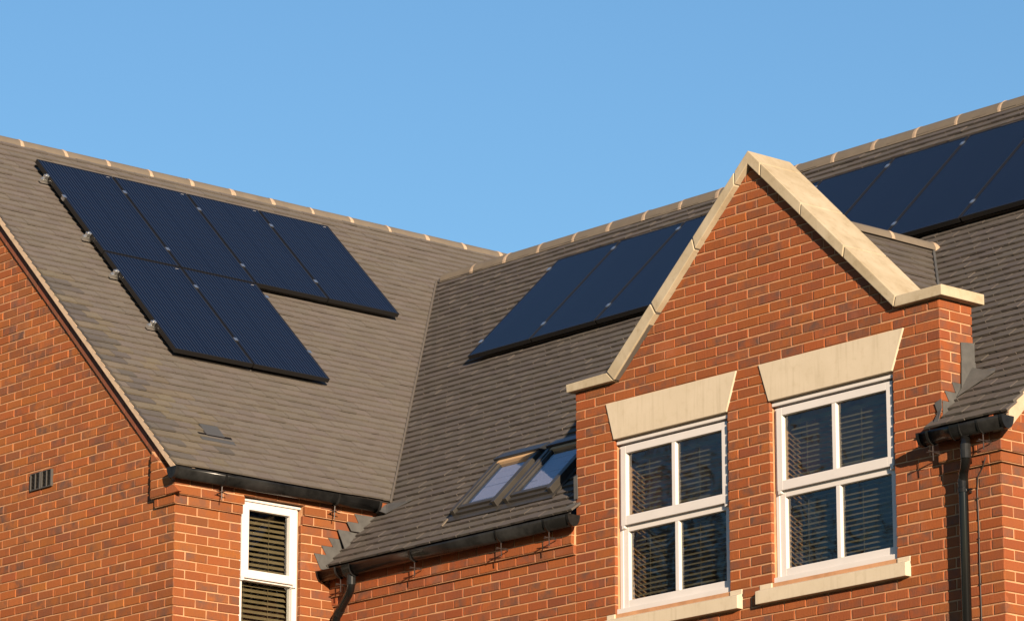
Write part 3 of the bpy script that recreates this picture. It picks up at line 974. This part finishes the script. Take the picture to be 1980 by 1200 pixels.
# ------------------------------------------------------------------ sash windows in the dormer
def bars(mb, x0, x1, z0, z1, wl, wr, wb, wt, y0, y1):
    mb.box(x0, x0+wl, y0, y1, z0, z1); mb.box(x1-wr, x1, y0, y1, z0, z1)
    mb.box(x0+wl, x1-wr, y0+.0005, y1, z0, z0+wb); mb.box(x0+wl, x1-wr, y0+.0005, y1, z1-wt, z1)
def sash_window(x0, x1, zb, zt, label):
    root = bpy.data.objects.new('window', None); COL.objects.link(root); root.parent = house
    root.location = HZ + Vector((x0, 0, zb)); root['label'] = label
    w, h = x1-x0, zt-zb
    mb = MB(); bars(mb, .002, w-.002, .002, h-.05, .034, .034, .045, .03, .052, .13)
    part('outer_frame', mb, 'pvc_white', root, bevel=.003)
    mb = MB(); mb.box(.004, w-.004, .022, .11, h-.040, h-.016)
    part('head_drip', mb, 'pvc_white', root, bevel=.003)
    mb = MB(); mb.box(.003, w-.003, .03, .12, h-.0155, h-.001)
    part('head_packing', mb, 'head_strip', root)
    mb = MB(); mb.box(-.004, w+.004, .020, .10, -.004, .040)
    part('cill_bar', mb, 'pvc_white', root, bevel=.004)
    hm = h-.675                                    # meeting rail level
    up = MB(); bars(up, .038, w-.038, hm, h-.058, .058, .058, .072, .058, .030, .075)
    up.box(w/2-.020, w/2+.020, .034, .074, hm+.072, h-.116)
    us = part('upper_sash', up, 'pvc_white', root, bevel=.003)
    for x in (.046, w-.072):                       # horns
        mb = MB(); mb.prism_y([(x, hm-.028), (x+.026, hm-.020), (x+.026, hm+.002), (x, hm+.002)], .031, .072)
        part('sash_horn', mb, 'pvc_white', us)
    lo = MB(); bars(lo, .038, w-.038, .045, hm-.001, .052, .052, .058, .045, .060, .10)
    lo.box(w/2-.020, w/2+.020, .062, .099, .103, hm-.046)
    ls = part('lower_sash', lo, 'pvc_white', root, bevel=.003)
    for a, b in ((.094, w/2-.018), (w/2+.018, w-.094)):
        mb = MB(); mb.box(a, b, .062, .066, hm+.070, h-.114)
        part('pane', mb, 'glass', us)
        mb = MB(); mb.box(a-.006, b+.006, .088, .092, .10, hm-.044)
        part('pane', mb, 'glass', ls)
    mb = MB()                                      # closed dark room behind
    mb.add([(-.15,.135,-.3),(w+.15,.135,-.3),(w+.15,1.6,-.3),(-.15,1.6,-.3),(-.15,.135,h+.2),(w+.15,.135,h+.2),(w+.15,1.6,h+.2),(-.15,1.6,h+.2)],
           [(0,1,2,3),(7,6,5,4),(1,5,6,2),(2,6,7,3),(3,7,4,0)])
    part('room_lining', mb, 'room', root)
    sl = MB(); L = w-.14
    V = []; nseg = 4
    for xi in (0, L):
        for q in range(nseg+1):
            t = -1+2*q/nseg
            V.append((xi, .0145*t*.75, .0145*t*.66+.0020*(1-t*t)))
    F = [(q, q+1, q+nseg+2, q+nseg+1) for q in range(nseg)]
    sl.add(V, F); sme = sl.mesh('slat', 'slat', True)
    k = 0; z = .075
    while z < h-.17:
        link('slat', sme, root, (.07, .160, z), (R.uniform(-.05,.05), R.uniform(-.002,.002), 0)); z += .0385
    mb = MB(); mb.box(.07, w-.07, .145, .175, h-.165, h-.135)
    part('blind_headrail', mb, 'slat', root)
    for x in (.24, w*.5+.17):
        mb = MB(); mb.tube([(x, .145, .07), (x, .145, h-.15)], .0013, 5)
        part('blind_cord', mb, 'slat', root)
    return root
sash_window(W1[0], W1[1], -1.80, -.447, 'sash window left of the dormer middle')
sash_window(W2[0], W2[1], -1.80, -.447, 'sash window right of the dormer middle, beside the downpipe')
# --- window in the wing's side wall
def wing_window():
    root = bpy.data.objects.new('window', None); COL.objects.link(root); root.parent = house
    root.location = HZ + Vector((XL, LW[0], LW[3])); root.rotation_euler = (0, 0, math.pi/2)
    root['label'] = 'narrow white window with wooden blind in the wing side wall'
    w, h = LW[1]-LW[0], LW[2]-LW[3]
    ht = h-.625                                     # transom level
    mb = MB(); bars(mb, .003, w-.003, .003, h-.03, .05, .05, .05, .05, .045, .115); mb.box(.05, w-.05, .046, .11, ht-.05, ht)
    part('outer_frame', mb, 'pvc_white', root, bevel=.003)
    mb = MB(); mb.box(-.002, w+.002, .012, .10, h-.028, h-.004)
    part('head_drip', mb, 'pvc_white', root, bevel=.003)
    up = MB(); bars(up, .025, w-.025, ht-.035, h-.032, .075, .075, .07, .062, .022, .07)
    us = part('upper_casement', up, 'pvc_white', root, bevel=.004)
    for x in (.028, w-.058):
        mb = MB(); mb.prism_y([(x, ht-.062), (x+.03, ht-.055), (x+.03, ht-.033), (x, ht-.033)], .024, .066)
        part('sash_horn', mb, 'pvc_white', us)
    mb = MB(); mb.box(.098, w-.098, .056, .060, ht+.033, h-.092); part('pane', mb, 'glass_side', us)
    mb = MB(); mb.box(.048, w-.048, .080, .084, .05, ht-.048); part('pane', mb, 'glass_side', root)
    mb = MB()
    mb.add([(-.1,.12,-.3),(w+.1,.12,-.3),(w+.1,1.3,-.3),(-.1,1.3,-.3),(-.1,.12,h+.1),(w+.1,.12,h+.1),(w+.1,1.3,h+.1),(-.1,1.3,h+.1)],
           [(0,1,2,3),(7,6,5,4),(1,5,6,2),(2,6,7,3),(3,7,4,0)])
    part('room_lining', mb, 'room', root)
    sl = MB(); L = w-.09; V = []; nseg = 3
    for xi in (0, L):
        for q in range(nseg+1):
            t = -1+2*q/nseg
            V.append((xi, .022*t*.72, .022*t*.70+.002*(1-t*t)))
    sl.add(V, [(q, q+1, q+nseg+2, q+nseg+1) for q in range(nseg)]); sme = sl.mesh('slat', 'slat_wood', True)
    z = .06
    while z < h-.10:
        link('slat', sme, root, (.045, .150, z), (R.uniform(-.04,.04), R.uniform(-.002,.002), 0)); z += .0435
    for x in (.13, w*.62):
        mb = MB(); mb.tube([(x, .13, .07), (x, .13, h-.08)], .0016, 5)
        part('blind_cord', mb, 'slat_wood', root)
MAT['glass_side'] = glass_mat('side_glazing', .003, 1.5, (.86, .88, .86))
wing_window()

# ------------------------------------------------------------------ wall vents
mb = MB()
for i in range(2):
    x0 = AB[0]+i*.166; w = .150; z0 = AB[2]; h = .148
    root = bpy.data.objects.new('louvre_vent', None); COL.objects.link(root); root.parent = house
    root.location = HZ+Vector((x0, YL, z0))
    mb = MB(); bars(mb, 0, w, 0, h, .010, .018, .010, .006, -.020, .01); mb.box(w*.48-.005, w*.48+.005, -.018, .01, .010, h-.006)
    part('vent_frame', mb, 'vent', root, bevel=.0015)
    mb = MB(); mb.box(.006, w-.006, -.004, -.002, .004, h-.004); part('vent_back', mb, 'void', root)
    for k in range(11):
        mb = MB(); z = .016+k*.0115
        mb.add([(.010,-.015,z),(w-.018,-.015,z),(w-.018,-.005,z+.007),(.010,-.005,z+.007)], [(0,1,2,3)])
        part('louvre', mb, 'vent', root)

# ------------------------------------------------------------------ gutters
def gutter(y_or_x, axis, a0, a1, cz, r=.060, brackets=(), unions=(), caps=(True, True), label=None):
    """axis 'x': runs along X at y = y_or_x; axis 'y': runs along Y at x = y_or_x"""
    L = a1-a0
    rotz = 0 if axis == 'x' else math.pi/2
    loc = HZ + (Vector((a0, y_or_x, cz)) if axis == 'x' else Vector((y_or_x, a0, cz)))
    def half(x0, x1, ro, ri, lip=.0):
        mb = MB(); seg = 16; V = []
        for x in (x0, x1):
            for rr in (ro, ri):
                for i in range(seg+1):
                    an = math.pi + math.pi*i/seg
                    V.append((x, rr*math.cos(an), rr*math.sin(an)*1.45))
        S = seg+1; F = []
        for i in range(seg):
            F += [(i, 2*S+i, 2*S+i+1, i+1), (S+i, S+i+1, 3*S+i+1, 3*S+i), (i, i+1, S+i+1, S+i), (2*S+i, 3*S+i, 3*S+i+1, 2*S+i+1)]
        F += [(0, S, 3*S, 2*S), (S-1, 3*S-1, 4*S-1, 2*S-1)]
        return mb.add(V, F)
    go_ = part('gutter', half(0, L, r, r-.004), 'pvc_black', house, loc, (0,0,rotz), smooth=False)
    for p in go_.data.polygons: p.use_smooth = True
    if label: go_['label'] = label
    for x, on in ((0, caps[0]), (L, caps[1])):
        if not on: continue
        mb = MB(); seg = 16; sgn = -1 if x == 0 else 1
        V = [(x+sgn*.006, (r+.004)*math.cos(math.pi+math.pi*i/seg), (r+.004)*1.45*math.sin(math.pi+math.pi*i/seg)) for i in range(seg+1)]
        V += [(x-sgn*.022, v[1], v[2]) for v in V]
        S = seg+1
        mb.add(V, [tuple(range(S)) if sgn < 0 else tuple(range(S-1,-1,-1))] + [(i, i+1, S+i+1, S+i) for i in range(seg)])
        part('end_cap', mb, 'pvc_black', go_)
    for u in unions:
        part('union_bracket', half(u-a0-.045, u-a0+.045, r+.006, r+.0005), 'pvc_black', go_)
        for q in (-.048, .038): part('clip_band', half(u-a0+q, u-a0+q+.010, r+.009, r+.001), 'pvc_black', go_)
    for u in brackets:
        x = u-a0
        mb = half(x-.010, x+.010, r+.005, r+.0005)
        bk = part('bracket', mb, 'pvc_black', go_)
        mb = MB()
        mb.tube([(x, .0, -r*1.45-.002), (x, .004, -r*1.45-.115)], .0045, 6)
        mb.tube([(x-.055, -.004, -r*1.45-.048), (x+.055, .006, -r*1.45-.060)], .0042, 6)
        mb.tube([(x, -.045, -r*1.45-.050), (x, .075, -r*1.45-.058)], .0045, 6)
        part('bracket_rod', mb, 'cable', bk)
    return go_
gutter(LXE+.012+.045, 'y', -1.765, .352, -.362, brackets=(-1.262, -.098), label='gutter along the wing eaves')
gutter(MYE-.062, 'x', -2.990, .118, -.998, brackets=(-2.74, -1.79, -.73, -.165), unions=(-2.60,), label='long gutter left of the dormer')
gutter(MYE-.062, 'x', 3.765, 4.555, -.998, brackets=(3.86, 4.33), unions=(4.12,), label='short gutter right of the dormer')
# fascia strip closing the eaves
for bx in ((XL+.01, -.01, MYE+.005, -.052, -1.06, -.968), (DW+.01, XR, MYE+.005, -.052, -1.06, -.968), (LXE-.022, LXE-.005, YL-.04, .45, -.43, -.342)):
    part('eaves_fascia', MB().box(*bx), 'frame_black', house, HZ)

# ------------------------------------------------------------------ downpipes
def arc(p0, p1, p2, n=6):
    p0, p1, p2 = Vector(p0), Vector(p1), Vector(p2)
    return [(1-t)**2*p0+2*t*(1-t)*p1+t*t*p2 for t in [i/n for i in range(n+1)]]
yg = MYE-.062; rp = .034
# right: offset bend below the gutter, then straight down
xo = 4.165
pts = [(xo, yg, -1.06), (xo, yg, -1.19)] + arc((xo, yg, -1.20), (xo, yg, -1.26), (xo-.035, yg+.025, -1.29)) + arc((xo-.05, yg+.035, -1.30), (xo-.08, -.078, -1.325), (xo-.085, -.076, -1.40)) + [(xo-.085, -.076, -8.6)]
dp = part('downpipe', MB().tube(pts, rp, 28), 'pvc_gloss', house, HZ, smooth=True)
dp['label'] = 'straight downpipe on the wall right of the dormer'
part('socket', MB().tube([(xo, yg, -1.135), (xo, yg, -1.235)], rp+.004, 20), 'pvc_black', dp, smooth=False)
part('socket', MB().tube([(xo-.085, -.076, -1.36), (xo-.085, -.076, -1.42)], rp+.0035, 20), 'pvc_black', dp)
mb = MB(); mb.tube([(xo-.085, -.076, -1.425), (xo-.085, -.076, -1.455)], rp+.006, 20)
mb.box(xo-.085+rp, xo-.085+rp+.045, -.082, -.066, -1.446, -1.434); mb.box(xo-.085-.012, xo-.085+.012, -.045, .004, -1.450, -1.430)
part('pipe_clip', mb, 'pvc_black', dp)
# left: swan neck into the corner of the wing
xa = -2.60
pts = [(xa, yg, -1.06), (xa, yg, -1.13)] + arc((xa, yg, -1.14), (xa, yg, -1.20), (xa-.05, yg+.012, -1.235)) + arc((xa-.22, yg+.05, -1.355), (xa-.27, -.078, -1.39), (xa-.275, -.076, -1.46)) + [(xa-.275, -.076, -8.6)]
dp = part('downpipe', MB().tube(pts, rp, 28), 'pvc_gloss', house, HZ, smooth=True)
dp['label'] = 'downpipe with swan neck in the corner beside the wing'
part('socket', MB().tube([(xa, yg, -1.075), (xa, yg, -1.16)], rp+.004, 20), 'pvc_black', dp)
part('socket', MB().tube([(xa-.185, yg+.043, -1.330), (xa-.235, yg+.053, -1.365)], rp+.004, 20), 'pvc_black', dp)
# cable clipped to the wall beside the right-hand downpipe
cp = [(4.275, -.052, -1.235), (4.20, -.006, -1.29), (4.155, -.004, -1.345), (4.145, -.004, -1.45), (4.150, -.004, -1.70), (4.146, -.004, -2.0), (4.150, -.004, -2.4), (4.148, -.004, -4.2)]
cb_ = part('cable', MB().tube(cp, .0045, 6), 'cable', house, HZ, smooth=True)
for z in (-1.50, -1.78, -2.1):
    part('cable_clip', MB().box(4.140, 4.156, -.011, .002, z, z+.008), 'cable', cb_)

# ------------------------------------------------------------------ lead flashings
def sheet(name, verts, faces, mat='lead', thick=.004):
    me = bpy.data.meshes.new(name); me.from_pydata([tuple(v) for v in verts], [], faces); me.materials.append(MAT[mat])
    o = link(name, me, house, HZ)
    md = o.modifiers.new('thickness', 'SOLIDIFY'); md.thickness = thick; md.offset = 0
    return o
# stepped flashing up the wing wall
k = 0; z = -.8545+.0
steps = []
poly = []
for qs, xs in (((2, 1), XL+.057), ((0,), XL+.032), ((-1, -2, -3), XL+.006)):
    left = []
    for q in qs:
        zt = ZW+CRS*q; yl_ = ymain(zt)-.250
        left += [(yl_+R.uniform(-.008,.008), zt+.004), (yl_+.050+R.uniform(-.006,.006), zt-.071)]
    if qs[-1] == -3: left[-1] = (-.15, -.975)
    z1, z0 = left[0][1], left[-1][1]
    out = left + [(ymain(z0)+.04, z0), (ymain(z1)+.04, z1)]
    sheet('stepped_flashing', [(xs, y, z) for y, z in out], [tuple(range(len(out)))], 'lead', .003)
zt = ZW+CRS*0
sheet('lifted_flashing', [(XL+.034, ymain(zt)-.255, zt+.004), (XL+.075, ymain(zt-.19)-.01, zt-.185), (XL+.040, ymain(zt)-.06, zt-.005)], [(0,1,2)], 'lead')
sheet('gutter_outlet_lead', [(-2.84, .345, -.44), (-2.78, .37, zmain(.37)+.05), (-2.55, .47, zmain(.47)+.045), (-2.78, .52, -.345), (-2.90, .47, -.36)], [(0,1,2,3,4)])
# flashing on the dormer cheek and the soaker sheet behind
xs = DW+.005
left = []
for zt in (-.600, -.675, -.750, -.825):
    left += [(ymain(zt)-.185+R.uniform(-.008,.008), zt+.004), (ymain(zt)-.145+R.uniform(-.006,.006), zt-.071)]
out = left + [(ymain(-.896)+.035, -.896), (.200, -.660), (.200, -.596)]
out = [(max(y, .004), z) for y, z in out]
sheet('stepped_flashing', [(xs, y, z) for y, z in out], [tuple(range(len(out)))], 'lead', .003)
sheet('cheek_soaker', [(xs+.004, .205, -.292), (xs+.004, .345, -.277), (xs+.004, .345, -.43), (xs+.007, .205, -.44)], [(0,3,2,1)])
sheet('cheek_soaker', [(xs+.010, .200, -.425), (xs+.010, .345, -.420), (xs+.014, .345, -.56), (xs+.020, .18, -.675)], [(0,3,2,1)])
def onM(u, s_, h): return tuple(FM @ Vector((u, s_, h)))
sheet('soaker_apron', [onM(DW+.020, .335, .038), onM(4.06, .58, .036), onM(4.03, .635, .034), onM(3.94, .62, .04), onM(DW+.018, .62, .085)], [(0,1,2,3,4)])
sheet('corner_flashing', [(3.775, -.010, -.755), (DW+.006, -.010, -.735), (DW+.010, -.012, -.80), (DW+.004, -.045, -.90), (3.790, -.045, -.905), (3.805, -.012, -.83)], [(0,5,2,1),(5,4,3,2)])
# lead at the left foot of the dormer
sheet('upstand_flashing', [(.035, -.012, -.845), (-.008, -.012, -.845), (-.012, -.012, -.665), (.030, -.012, -.655)], [(0,3,2,1)])
sheet('kick_out_flashing', [(.006, -.015, -.87), (.012, -.07, -.965), (-.13, -.06, -.925), (-.02, .0, -.86)], [(0,1,2,3)])

# ------------------------------------------------------------------ roof windows
def roof_window(u0, u1, s0, s1, label):
    root = bpy.data.objects.new('roof_window', None); COL.objects.link(root); root.parent = house
    root.matrix_local = ZT @ FM @ Matrix.Translation((u0, s0, 0)); root['label'] = label
    w, L = u1-u0, s1-s0
    mb = MB()
    mb.box(0, .045, 0, L-.06, .0, .088); mb.box(w-.045, w, 0, L-.06, .0, .088)
    mb.box(.045, w-.045, .002, .045, .0, .060)
    part('frame', mb, 'rw_frame', root, bevel=.004)
    mb = MB(); mb.box(.046, .078, .046, L-.08, .03, .080); mb.box(w-.078, w-.046, .046, L-.08, .03, .080); mb.box(.078, w-.078, .046, .085, .03, .079)
    part('sash', mb, 'rw_frame', root, bevel=.003)
    mb = MB(); mb.box(.047, w-.047, L-.115, L-.062, .03, .084); part('timber_rail', mb, 'rw_wood', root)
    mb = MB(); mb.box(.076, w-.076, .083, L-.112, .058, .062); part('pane', mb, 'rw_glass', root)
    mb = MB(); mb.box(.05, w-.05, .05, L-.07, .030, .034); part('blind', mb, 'rw_blind', root)
    mb = MB()
    V = [(-.012, L-.075, .04), (w+.012, L-.075, .04), (w+.012, L+.055, .03), (-.012, L+.055, .03), (-.012, L-.080, .110), (w+.012, L-.080, .110), (w+.012, L+.055, .075), (-.012, L+.055, .075)]
    mb.add(V, [(0,3,2,1),(4,5,6,7),(0,1,5,4),(1,2,6,5),(2,3,7,6),(3,0,4,7)])
    part('hood', mb, 'rw_hood', root, bevel=.008)
    mb = MB(); mb.box(-.045, -.002, -.02, L+.06, .024, .036); mb.box(w+.002, w+.045, -.02, L+.06, .024, .036); mb.box(-.045, w+.045, -.07, -.001, .030, .038)
    part('flashing_tray', mb, 'rw_frame', root)
roof_window(-1.632, -1.082, .325, 1.09, 'roof window farther from the dormer')
roof_window(-.985, -.415, .325, 1.09, 'roof window close to the dormer, half in its shadow')
mb = MB(); mb.box(-1.675, -1.655, .20, .29, .035, .045)
part('loose_strip', mb, 'ridge', house, mat4=ZT @ FM)

# ------------------------------------------------------------------ solar panels
PW, PL, PT = .826, 1.535, .040
def panel_meshes():
    fr = MB(); b = .011
    bars2 = [(0, b, 0, PL), (PW-b, PW, 0, PL), (b, PW-b, 0, b), (b, PW-b, PL-b, PL)]
    for x0, x1, y0, y1 in bars2: fr.box(x0, x1, y0, y1, 0, PT)
    gl = MB(); gl.box(b, PW-b, b, PL-b, PT-.008, PT-.0025)
    cl = MB(); cl.box(-.017, .019, -.022, .022, PT-.001, PT+.005); cl.box(-.007, .007, -.022, .022, .004, PT+.003)
    st = MB(); st.box(0, .034, 0, .005, PT-.0024, PT-.0018)
    return fr.mesh('frame', 'frame_black'), gl.mesh('glass', 'cells'), cl.mesh('clamp', 'alu'), st.mesh('sticker', 'sticker')
PF, PG, PC, PS = panel_meshes()
def solar(FR, u, s_, h, clamps, label, group, sticker=True):
    o = bpy.data.objects.new('solar_panel', None); COL.objects.link(o)
    o.matrix_world = ZT @ FR @ Matrix.Translation((u, s_, h-PT))
    tag(o, label, 'solar panel', group)
    link('frame', PF, o); link('glass', PG, o)
    for cu, cs in clamps:
        link('clamp', PC, o, (cu, cs, 0))
    if sticker: link('sticker', PS, o, (PW-.075, PL-.035, 0))
    return o
HP = .115
GL = 'solar panels on the wing roof'; GM = 'solar panels on the main roof'
us = [-.862+.8415*i for i in range(4)]
ordn = ['first', 'second', 'third', 'fourth']
for i in range(4):
    cl = [(PW+.0085, PL*.19), (PW+.0085, PL*.82)] if i < 3 else []
    if i == 0: cl.append((-.004, PL*.58))
    solar(FL, us[i], 3.322, HP, cl, 'black solar panel, %s from the verge in the upper row on the wing roof' % ordn[i], GL)
for i in range(2):
    cl = [(PW+.0085, PL*.25), (PW+.0085, PL*.80)] if i == 0 else [(PW+.006, PL*.86), (PW+.006, PL*.28)]
    solar(FL, us[i], 1.768, HP, cl, 'black solar panel, %s in the two-panel lower row on the wing roof' % ('left' if i == 0 else 'right'), GL)
mlab = ['black solar panel at the left end of the main roof row', 'black solar panel second from left in the main roof row', 'black solar panel cut by the left coping of the dormer gable',
        'black solar panel hidden behind the dormer gable peak', 'black solar panel cut by the right coping of the dormer gable', 'black solar panel just above the dormer ridge tiles',
        'black solar panel up right of the end of the dormer ridge', 'black solar panel by the right picture edge in the main roof row', 'black solar panel at the far right end of the main roof row']
for i in range(9):
    cl = [(PW+.0085, PL*.15), (PW+.0085, PL*.925)] if i < 8 else []
    if i == 0: cl += [(-.006, PL*.15), (-.006, PL*.90)]
    solar(FM, -3.717+.8450*i, 3.128, HP, cl, mlab[i], GM, False)
# aluminium rails under the panels
def rail(FR, u0, u1, s_, label, group, hook=True):
    o = bpy.data.objects.new('mounting_rail', None); COL.objects.link(o)
    o.matrix_world = ZT @ FR @ Matrix.Translation((u0, s_, .038))
    tag(o, label, 'rail', group)
    mb = MB(); mb.box(0, u1-u0, -.020, .020, 0, .034); part('bar', mb, 'alu', o)
    if hook:
        mb = MB(); mb.box(.020, .058, -.018, .018, .0345, .074); mb.box(.052, .062, -.018, .018, .070, .082); mb.box(.010, .030, -.016, .016, .034, .044)
        part('end_clamp', mb, 'alu', o, bevel=.003)
        mb = MB(); mb.tube([(.036, 0, .072), (.036, 0, .086)], .008, 8); part('bolt', mb, 'alu', o)
GR = 'mounting rails under the wing panels'
for s_, u1, lb in ((4.57, 2.5, 'topmost'), (3.60, 2.5, 'second'), (2.985, .83, 'third'), (2.18, .83, 'lowest')):
    rail(FL, -.925, u1, s_, '%s silver rail end poking out beside the wing panels' % lb, GR)
for s_, lb in ((3.36, 'lower'), (4.50, 'upper')):
    rail(FM, -3.70, 3.87, s_, '%s aluminium rail beneath the main roof panel row' % lb, 'mounting rails under the main panels', False)

# ------------------------------------------------------------------ bare trees mirrored in the dormer windows
def tree(x, y, h, seed, label):
    rr = random.Random(seed)
    root = bpy.data.objects.new('bare_tree', None); COL.objects.link(root); root.location = (x, y, 0)
    tag(root, label, 'tree')
    trunk = MB(); crown = MB()
    def branch(mb, p, d, L, r, lev):
        pts = [p]; q = p.copy(); dd = d.copy()
        for i in range(4):
            dd = (dd + Vector((rr.uniform(-.16,.16), rr.uniform(-.16,.16), rr.uniform(-.02,.12)))).normalized()
            q = q + dd*L/4; pts.append(q.copy())
        mb.tube(pts, [r*(1-.16*i) for i in range(5)], 6 if lev < 2 else 3, False)
        if lev >= 6: return
        n = 3 if lev < 2 else 3
        for i in range(n+(1 if lev == 0 else 0)):
            t = rr.choice((2, 3, 4)) if lev else rr.choice((2, 3, 4, 4))
            a = rr.uniform(0, 2*math.pi); sp = rr.uniform(.45, .95)
            side = dd.orthogonal().normalized(); side = (Matrix.Rotation(a, 3, dd) @ side)
            nd = (dd*math.cos(sp) + side*math.sin(sp) + Vector((0,0,.15))).normalized()
            branch(crown, pts[t], nd, L*rr.uniform(.62, .82), r*.60, lev+1)
    branch(trunk, Vector((0,0,-.1)), Vector((0,0,1)), h*.34, h*.022, 0)
    part('trunk', trunk, 'bark', root, smooth=True)
    o = part('crown', crown, 'bark', root, smooth=True)
tree(-13.5, -15.0, 17, 3, 'tallest bare winter tree across the road from the gable')
tree(-19.5, -17.5, 16, 8, 'bare winter tree farthest left across the road')
tree(-8.0, -13.5, 13, 21, 'smaller bare winter tree across the road nearest the wing')
